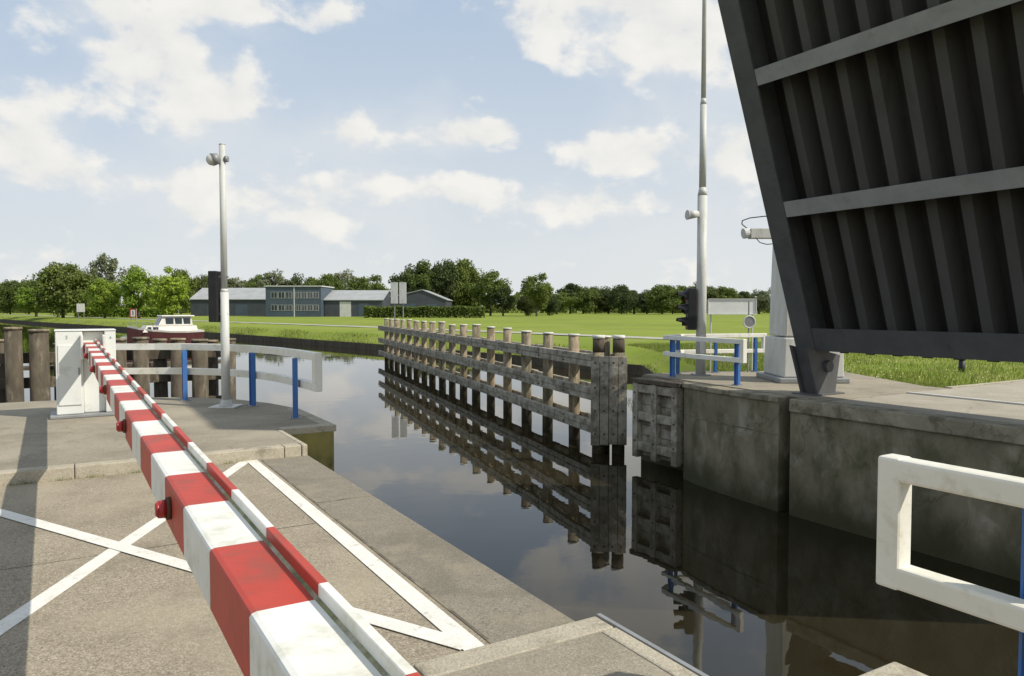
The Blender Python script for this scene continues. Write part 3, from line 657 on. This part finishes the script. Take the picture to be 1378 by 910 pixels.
for (x,y,z0,z1,w_,lab,red) in ((-87,150,.9,2.6,1.6,'white notice board standing in the grass',0),(-53.5,105,.35,1.6,.95,'small white canal sign with red border',1)):
    sg=thing('canal_sign',(x,y,-.8),lab,'sign')
    for sx in (-1,1):
        mb=MB(); mb.cyl((x+sx*w_*.35,y+.05,-1),(x+sx*w_*.35,y+.05,z1),.05,.05,8); build('post',mb,m_grey,sg)
    mb=MB(); mb.box(x-w_/2,x+w_/2,y-.06,y,z0,z1,0)
    if red:
        for a_,b_,c1,d1 in ((-w_/2,w_/2,z0,z0+.15),(-w_/2,w_/2,z1-.15,z1),(-w_/2,-w_/2+.15,z0+.15,z1-.15),(w_/2-.15,w_/2,z0+.15,z1-.15)): mb.box(x+a_,x+b_,y-.075,y-.061,c1,d1,1)
        mb.box(x-.06,x+.06,y-.075,y-.061,z0+.35,z1-.3,2)
    build('sign_board',mb,[m_white,m_lens,m_black],sg)

# ---------------------------------------------------------------- trees
def crown_mesh(name,H,Wd,nclump,nleaf,ls,mat,base=.18,seed=1):
    rs=np.random.RandomState(seed)
    cs=[]
    for i in range(nclump):
        while True:
            p=rs.uniform(-1,1,3)
            r=np.linalg.norm(p)
            if r<1 and r>.25: break
        zc=(p[2]*.5+.5); env=(math.sin(math.pi*min(1,max(.06,zc*.80+.12)))**.5)
        cs.append((p[0]*Wd*.44*env,p[1]*Wd*.44*env,H*(base+.05)+zc*H*(.90-base)*rs.uniform(.9,1.0), Wd*rs.uniform(.08,.18)))
    cs=np.array(cs)
    allp=[];alln=[]
    for c in cs:
        d=rs.normal(size=(nleaf,3)); d/=np.linalg.norm(d,axis=1)[:,None]
        rr=c[3]*rs.uniform(.45,1.2,nleaf)[:,None]; pos=c[:3]+d*rr*np.array([1,1,.8])
        allp.append(pos); alln.append(d+rs.normal(size=(nleaf,3))*.6+np.array([0,0,.3]))
    P=np.concatenate(allp);N=np.concatenate(alln);N/=np.linalg.norm(N,axis=1)[:,None]
    T=np.cross(N,rs.normal(size=N.shape));T/=np.linalg.norm(T,axis=1)[:,None];Bv=np.cross(N,T)
    s=(ls*rs.uniform(.5,1.2,len(P)))[:,None]
    vv=np.stack([P-T*s-Bv*s*.6,P+T*s-Bv*s*.5,P+T*s*.8+Bv*s*.7,P-T*s*.6+Bv*s*.6],1).reshape(-1,3)
    n=len(P); me=bpy.data.meshes.new(name)
    me.vertices.add(4*n); me.vertices.foreach_set('co',vv.ravel())
    me.loops.add(4*n); me.loops.foreach_set('vertex_index',np.arange(4*n,dtype=np.int32))
    me.polygons.add(n); me.polygons.foreach_set('loop_start',np.arange(0,4*n,4,dtype=np.int32)); me.polygons.foreach_set('loop_total',np.full(n,4,dtype=np.int32))
    me.materials.append(mat); me.update(calc_edges=True)
    return me,cs
def trunk_mesh(H,cs,seed):
    mb=MB(); r=H*.022
    mb.cyl((0,0,-.3),(0,0,H*.3),r*1.25,r*.9,8); mb.cyl((0,0,H*.3),(.2,.1,H*.7),r*.9,r*.35,8)
    for c in cs[::max(1,len(cs)//9)]:
        mb.cyl((0,0,min(c[2]*.55,H*.5)),(c[0],c[1],c[2]),r*.4,r*.1,5)
    me=bpy.data.meshes.new('trunk'); me.from_pydata(mb.v,[],mb.f); me.materials.append(m_bark); return me
var={}
def mkvar(key,mat,H,Wd,nc,nl,ls,seed,base):
    me,cs=crown_mesh('crown',H,Wd,nc,nl,ls,mat,base,seed); var[key]=(me,trunk_mesh(H,cs,seed),H,Wd)
mkvar('g1',m_leaf,12,12,62,160,.25,1,.05); mkvar('g2',m_leaf,12,10,50,160,.25,2,.10)
mkvar('b1',m_leafb,12,8.5,46,180,.22,3,.04); mkvar('b2',m_leafb,12,9,46,180,.22,4,.05)
mkvar('d1',m_leafd,12,10,55,160,.25,5,.06); mkvar('d2',m_leafd,12,8,45,160,.24,6,.12); mkvar('d3',m_leafd,12,12,60,160,.25,8,.04)
mkvar('p1',m_leafp,12,9,40,130,.22,7,.12)
lab={'g':'leafy green tree standing in the meadow','b':'young bright green tree on the canal bank','d':'dark green broadleaf tree in the field boundary','p':'tall pale willow rising behind other trees'}
def tree(bear,Y,H,Wd,key):
    X=bear*Y; me,tm,h0,w0=var[key]; z=gz(X,Y)
    e=bpy.data.objects.new('tree',None); COL.objects.link(e); e.location=(X,Y,z); e.rotation_euler=(0,0,random.uniform(0,6.28))
    e['label']=lab[key[0]]; e['category']='tree'; e['group']='trees beyond the meadow'
    for nm,m_ in (('crown',me),('trunk',tm)):
        o=bpy.data.objects.new(nm,m_); COL.objects.link(o); o.parent=e; o.scale=(Wd/w0,Wd/w0,H/h0)
tree(-.604,190,15.2,15.5,'g1'); tree(-.64,215,10,10,'b1'); tree(-.544,260,24,14,'p1'); tree(-.575,270,19,10,'p1'); tree(-.548,182,10.6,8,'b1')
tree(-.502,180,14,9,'b1'); tree(-.457,176,12.8,9.2,'b2'); tree(-.477,225,12,8,'b2')
for b in (-.70,-.675,-.65): tree(b,300,15,13,'g1')
b=-.47
while b<-.17:
    Y=random.uniform(310,350); tree(b,Y,random.uniform(43,60)*Y/1000+2.5,random.uniform(13,19),random.choice(['g1','g2','d1','d3','g1','p1'])); b+=random.uniform(.018,.032)
for b,t,w_,k_ in ((-.140,60,14,'d1'),(-.118,70,15,'g2'),(-.092,74,16,'d3'),(-.065,72,15,'g1'),(-.05,52,11,'g1')): tree(b,260,t*.26+2.4,w_,k_)
tree(-.029,240,16,12,'g2'); tree(-.012,235,10,8,'d2'); tree(.033,230,14.4,10,'g2'); tree(.02,240,8,8,'d3'); tree(.05,250,8,8,'d3')
b=.06
while b<.40:
    Y=random.uniform(300,340); tree(b,Y,random.uniform(24,38)*Y/1000+2.4,random.uniform(10,17),random.choice(['d1','d2','g1','g2','g1','p1','d3'])); b+=random.uniform(.014,.025)
for b in (.44,.5,.57,.65,.75,.85): tree(b,330,13,14,'d3')
rs=np.random.RandomState(3); n=42000
Xb=rs.uniform(-340,500,n); Yb=rs.uniform(375,425,n); hh=6.5+3*np.sin(Xb*.07)+2*np.sin(Xb*.19+1)+1.5*np.sin(Xb*.41)
Zb=-.8+rs.uniform(0,1,n)**.7*hh
def diamonds(P,s):
    N=rs.normal(size=P.shape);N/=np.linalg.norm(N,axis=1)[:,None];T=np.cross(N,rs.normal(size=N.shape));T/=np.linalg.norm(T,axis=1)[:,None];Bv=np.cross(N,T)
    s=s[:,None]; return np.stack([P-T*s,P-Bv*s,P+T*s,P+Bv*s],1).reshape(-1,3)
def quads(name,vv,k,mat,**pr):
    n=len(vv)//k; me=bpy.data.meshes.new(name); me.vertices.add(k*n); me.vertices.foreach_set('co',vv.ravel())
    me.loops.add(k*n); me.loops.foreach_set('vertex_index',np.arange(k*n,dtype=np.int32)); me.polygons.add(n)
    me.polygons.foreach_set('loop_start',np.arange(0,k*n,k,dtype=np.int32)); me.polygons.foreach_set('loop_total',np.full(n,k,dtype=np.int32))
    me.materials.append(mat); me.update(calc_edges=True); o=bpy.data.objects.new(name,me); COL.objects.link(o)
    for a_,b_ in pr.items(): o[a_]=b_
    return o
quads('woodland',diamonds(np.stack([Xb,Yb,Zb],1),rs.uniform(.5,1.3,n)),4,m_leaf,kind='stuff',label='far green woodland belt beyond the meadow',category='woodland')
def hedge(x0,x1,y,h,mat,n=9000):
    X=rs.uniform(x0,x1,n);Y=rs.uniform(y,y+2.5,n);Z=-.85+rs.uniform(0,1,n)**.6*(h+.15*np.sin(X*.8))
    quads('hedge',diamonds(np.stack([X,Y,Z],1),rs.uniform(.12,.35,n)),4,mat,label='long clipped green hedge across the meadow',category='hedge')
hedge(-38,-7,190,2.9,m_leaf); hedge(-118,-92,200,2.6,m_leafb,7000)

def blades(name,X,Y,Z,h,w,mat,**pr):
    n=len(X); a=rs.uniform(0,6.28,n); dx=np.cos(a)*w;dy=np.sin(a)*w; lx=rs.normal(size=n)*h*.3;ly=rs.normal(size=n)*h*.3
    p0=np.stack([X-dx,Y-dy,Z-.03],1);p1=np.stack([X+dx,Y+dy,Z-.03],1);p2=np.stack([X+lx,Y+ly,Z+h],1)
    return quads(name,np.stack([p0,p1,p2],1).reshape(-1,3),3,mat,kind='stuff',**pr)
GZ=np.vectorize(gz)
n=80000
nn=15.6+rs.uniform(0,1,n)**1.6*26; qq=8.65+rs.uniform(0,1,n)*26
ok=~((nn<17.6)&(qq<12.6)&((nn-15.5)/1.9<(qq-9)/3.3)); nn=nn[ok];qq=qq[ok]
X=.86*nn-.51*qq;Y=.51*nn+.86*qq; ok=(X>5.5+ (Y-20)*.05); X=X[ok];Y=Y[ok]
blades('grass',X,Y,GZ(X,Y),rs.uniform(.04,.16,len(X))*(1+.4*np.sin(X*1.3)*np.sin(Y*1.1)),rs.uniform(.006,.014,len(X)),m_blade,label='rough verge grass behind the abutment',category='grass')
k=900; nn=rs.uniform(16,40,k);qq=rs.uniform(9,30,k);X=.86*nn-.51*qq;Y=.51*nn+.86*qq;ok=X>7;X=X[ok];Y=Y[ok]
P=np.stack([X,Y,GZ(X,Y)+rs.uniform(.10,.2,len(X))],1);s=.022
quads('flowers',np.stack([P+[-s,0,0],P+[0,-s,s*.3],P+[s,0,0],P+[0,s,s*.6]],1).reshape(-1,3),4,m_flow,kind='stuff',label='scattered small pale meadow flowers',category='flowers')
XX=[];YY=[];ZZ=[]
sel2=[p for p in pl if 22<p[1]<260]
for i in range(len(sel2)-1):
    a,b=sel2[i],sel2[i+1]; Ls=math.hypot(b[0]-a[0],b[1]-a[1]); c=int(Ls*130 if a[1]<110 else Ls*50)
    t=rs.uniform(0,1,c); o=rs.uniform(0,1,c)**1.7*3
    XX.append(a[0]+(b[0]-a[0])*t+.76*o);YY.append(a[1]+(b[1]-a[1])*t+.65*o)
    to=np.clip(o/4,0,1); to=to*to*(3-2*to); ZZ.append(-1.62*(1-to)-.8*to)
X=np.concatenate(XX);Y=np.concatenate(YY);Z=np.concatenate(ZZ)
blades('bank_plants',X,Y,Z,rs.uniform(.06,.22,len(X))*(1+.5*np.sin(X*.7)),rs.uniform(.01,.04,len(X)),m_reed,label='short rough grass along the canal bank edge',category='bank grass')
n=1700; X=[];Y=[]
cen=[(rs.uniform(-6,2.2),KF-.02) for _ in range(16)]+[(2.15+rs.uniform(-.1,.1),rs.uniform(3,3.1)) for _ in range(4)]+[(rs.uniform(-.3,1.8),KN+.03) for _ in range(7)]
idx=rs.randint(0,len(cen),n); c=np.array(cen)[idx]; nn=c[:,0]+rs.normal(size=n)*.06; qq=c[:,1]+rs.normal(size=n)*.012
blades('weeds',.86*nn-.51*qq,.51*nn+.86*qq,np.zeros(n),rs.uniform(.01,.045,n),rs.uniform(.002,.004,n),m_reed,label='sparse weeds growing at the kerb foot',category='weeds')

# ---------------------------------------------------------------- light, sky, camera
sunv=Vector((1.04,-.34,1.05)).normalized()
el=math.asin(sunv.z); az=math.atan2(sunv.x,sunv.y)
sl=bpy.data.lights.new('sun','SUN'); sl.energy=4.5; sl.angle=math.radians(.5); sl.color=(1,.94,.83)
so=bpy.data.objects.new('sun',sl); COL.objects.link(so); so.rotation_euler=sunv.to_track_quat('Z','Y').to_euler()
w=bpy.data.worlds.new('World'); S.world=w; w.use_nodes=True; nt=w.node_tree; nt.nodes.clear()
out=nd(nt,'ShaderNodeOutputWorld'); bg=nd(nt,'ShaderNodeBackground'); STR=.13; bg.inputs[1].default_value=STR
sky=nd(nt,'ShaderNodeTexSky'); sky.sky_type='NISHITA'; sky.sun_disc=False; sky.sun_elevation=el; sky.sun_rotation=az; sky.air_density=1; sky.dust_density=1.2; sky.ozone_density=1
tc=nd(nt,'ShaderNodeTexCoord'); D=tc.outputs['Generated']
sp=nd(nt,'ShaderNodeSeparateXYZ'); nt.links.new(D,sp.inputs[0])
def mth(op,a,b=None,c=None):
    m=nd(nt,'ShaderNodeMath',operation=op)
    for i,v in enumerate((a,b,c)):
        if v is None: continue
        if isinstance(v,(int,float)): m.inputs[i].default_value=v
        else: nt.links.new(v,m.inputs[i])
    return m.outputs[0]
ay=mth('MAXIMUM',mth('ABSOLUTE',sp.outputs[1]),.08)
u=mth('DIVIDE',sp.outputs[0],ay); v=mth('DIVIDE',sp.outputs[2],ay)
cb=nd(nt,'ShaderNodeCombineXYZ'); nt.links.new(u,cb.inputs[0]); nt.links.new(v,cb.inputs[1])
tot=None
blobs=[(-.49,.345,.075,.055,.36),(-.41,.285,.075,.06,.38),(-.60,.285,.09,.035,.28),(-.38,.405,.07,.035,.26),(.13,.385,.15,.06,.38),(.24,.35,.08,.04,.26),(.14,.21,.06,.028,.38),(-.46,.165,.17,.035,.28),(-.67,.215,.07,.05,.34),
(-.32,.125,.13,.03,.26),(-.09,.225,.08,.025,.29),(-.02,.235,.05,.025,.28),(-.13,.165,.14,.022,.24),(.04,.14,.14,.022,.24),(.29,.20,.06,.045,.32),(-.24,.385,.05,.02,.24),(-.21,.235,.04,.022,.2),(-.55,.40,.05,.025,.22),(.32,.30,.05,.03,.22),
(-.17,.33,.13,.07,-.22),(.03,.29,.09,.04,-.15)]
for (bu,bv,ru,rv,am) in blobs:
    mp=nd(nt,'ShaderNodeMapping'); mp.inputs['Scale'].default_value=(1/(ru*1.4),1/(rv*1.4),1); mp.inputs['Location'].default_value=(-bu/(ru*1.4),-bv/(rv*1.4),0)
    nt.links.new(cb.outputs[0],mp.inputs[0]); gt=nd(nt,'ShaderNodeTexGradient',gradient_type='SPHERICAL'); nt.links.new(mp.outputs[0],gt.inputs[0])
    x=mth('MULTIPLY',gt.outputs['Fac'],am); tot=x if tot is None else mth('ADD',tot,x)
tot=mth('MINIMUM',tot,.28)
def fbm(off,sc=14,ro=.54):
    mp=nd(nt,'ShaderNodeMapping'); mp.inputs['Location'].default_value=off; mp.inputs['Scale'].default_value=(1,1,1.5)
    nt.links.new(D,mp.inputs[0]); n=nd(nt,'ShaderNodeTexNoise'); n.inputs['Scale'].default_value=sc; n.inputs['Detail'].default_value=11; n.inputs['Roughness'].default_value=ro
    n.inputs['Distortion'].default_value=.1
    nt.links.new(mp.outputs[0],n.inputs['Vector']); return n.outputs[0]
n1=fbm((0,0,0)); n2=fbm((.018,-.006,.032))
dens=mth('ADD',n1,tot); cl=ramp(nt,dens,.55,.73)
thin=ramp(nt,mth('ADD',fbm((3,1,0),4.5),mth('MULTIPLY',tot,.6)),.38,.72,.05,.6)
shade=mth('ADD',mth('MULTIPLY',mth('SUBTRACT',n1,n2),1.3),.76)
shade=mth('MINIMUM',mth('MAXIMUM',shade,0.3),1)
K=1/STR
ccol=mixc(nt,shade,(.70*K,.715*K,.72*K),(.93*K,.91*K,.86*K))
base=mixc(nt,.78,sky.outputs[0],(.50*K,.62*K,.77*K))
base=mixc(nt,ramp(nt,v,.2,.5,.0,.12,False),base,(.36*K,.50*K,.71*K))
hz=ramp(nt,v,0.0,.45,1,0,False); hzp=mth('POWER',hz,1.3)
base=mixc(nt,thin,base,(.74*K,.77*K,.80*K))
base=mixc(nt,mth('MULTIPLY',hzp,.92),base,(.78*K,.80*K,.80*K))
fin=mixc(nt,mth('MULTIPLY',cl,.90),base,ccol)
nt.links.new(fin,bg.inputs[0]); nt.links.new(bg.outputs[0],out.inputs[0])

cam=bpy.data.cameras.new('camera'); cam.lens=26.12; cam.sensor_width=36; cam.clip_start=.05; cam.clip_end=12000
co=bpy.data.objects.new('camera',cam); COL.objects.link(co); co.location=(0,0,1.65); co.rotation_euler=(math.radians(90-2.29),0,0); S.camera=co
for o in bpy.data.objects:
    if '_base' in o: del o['_base']
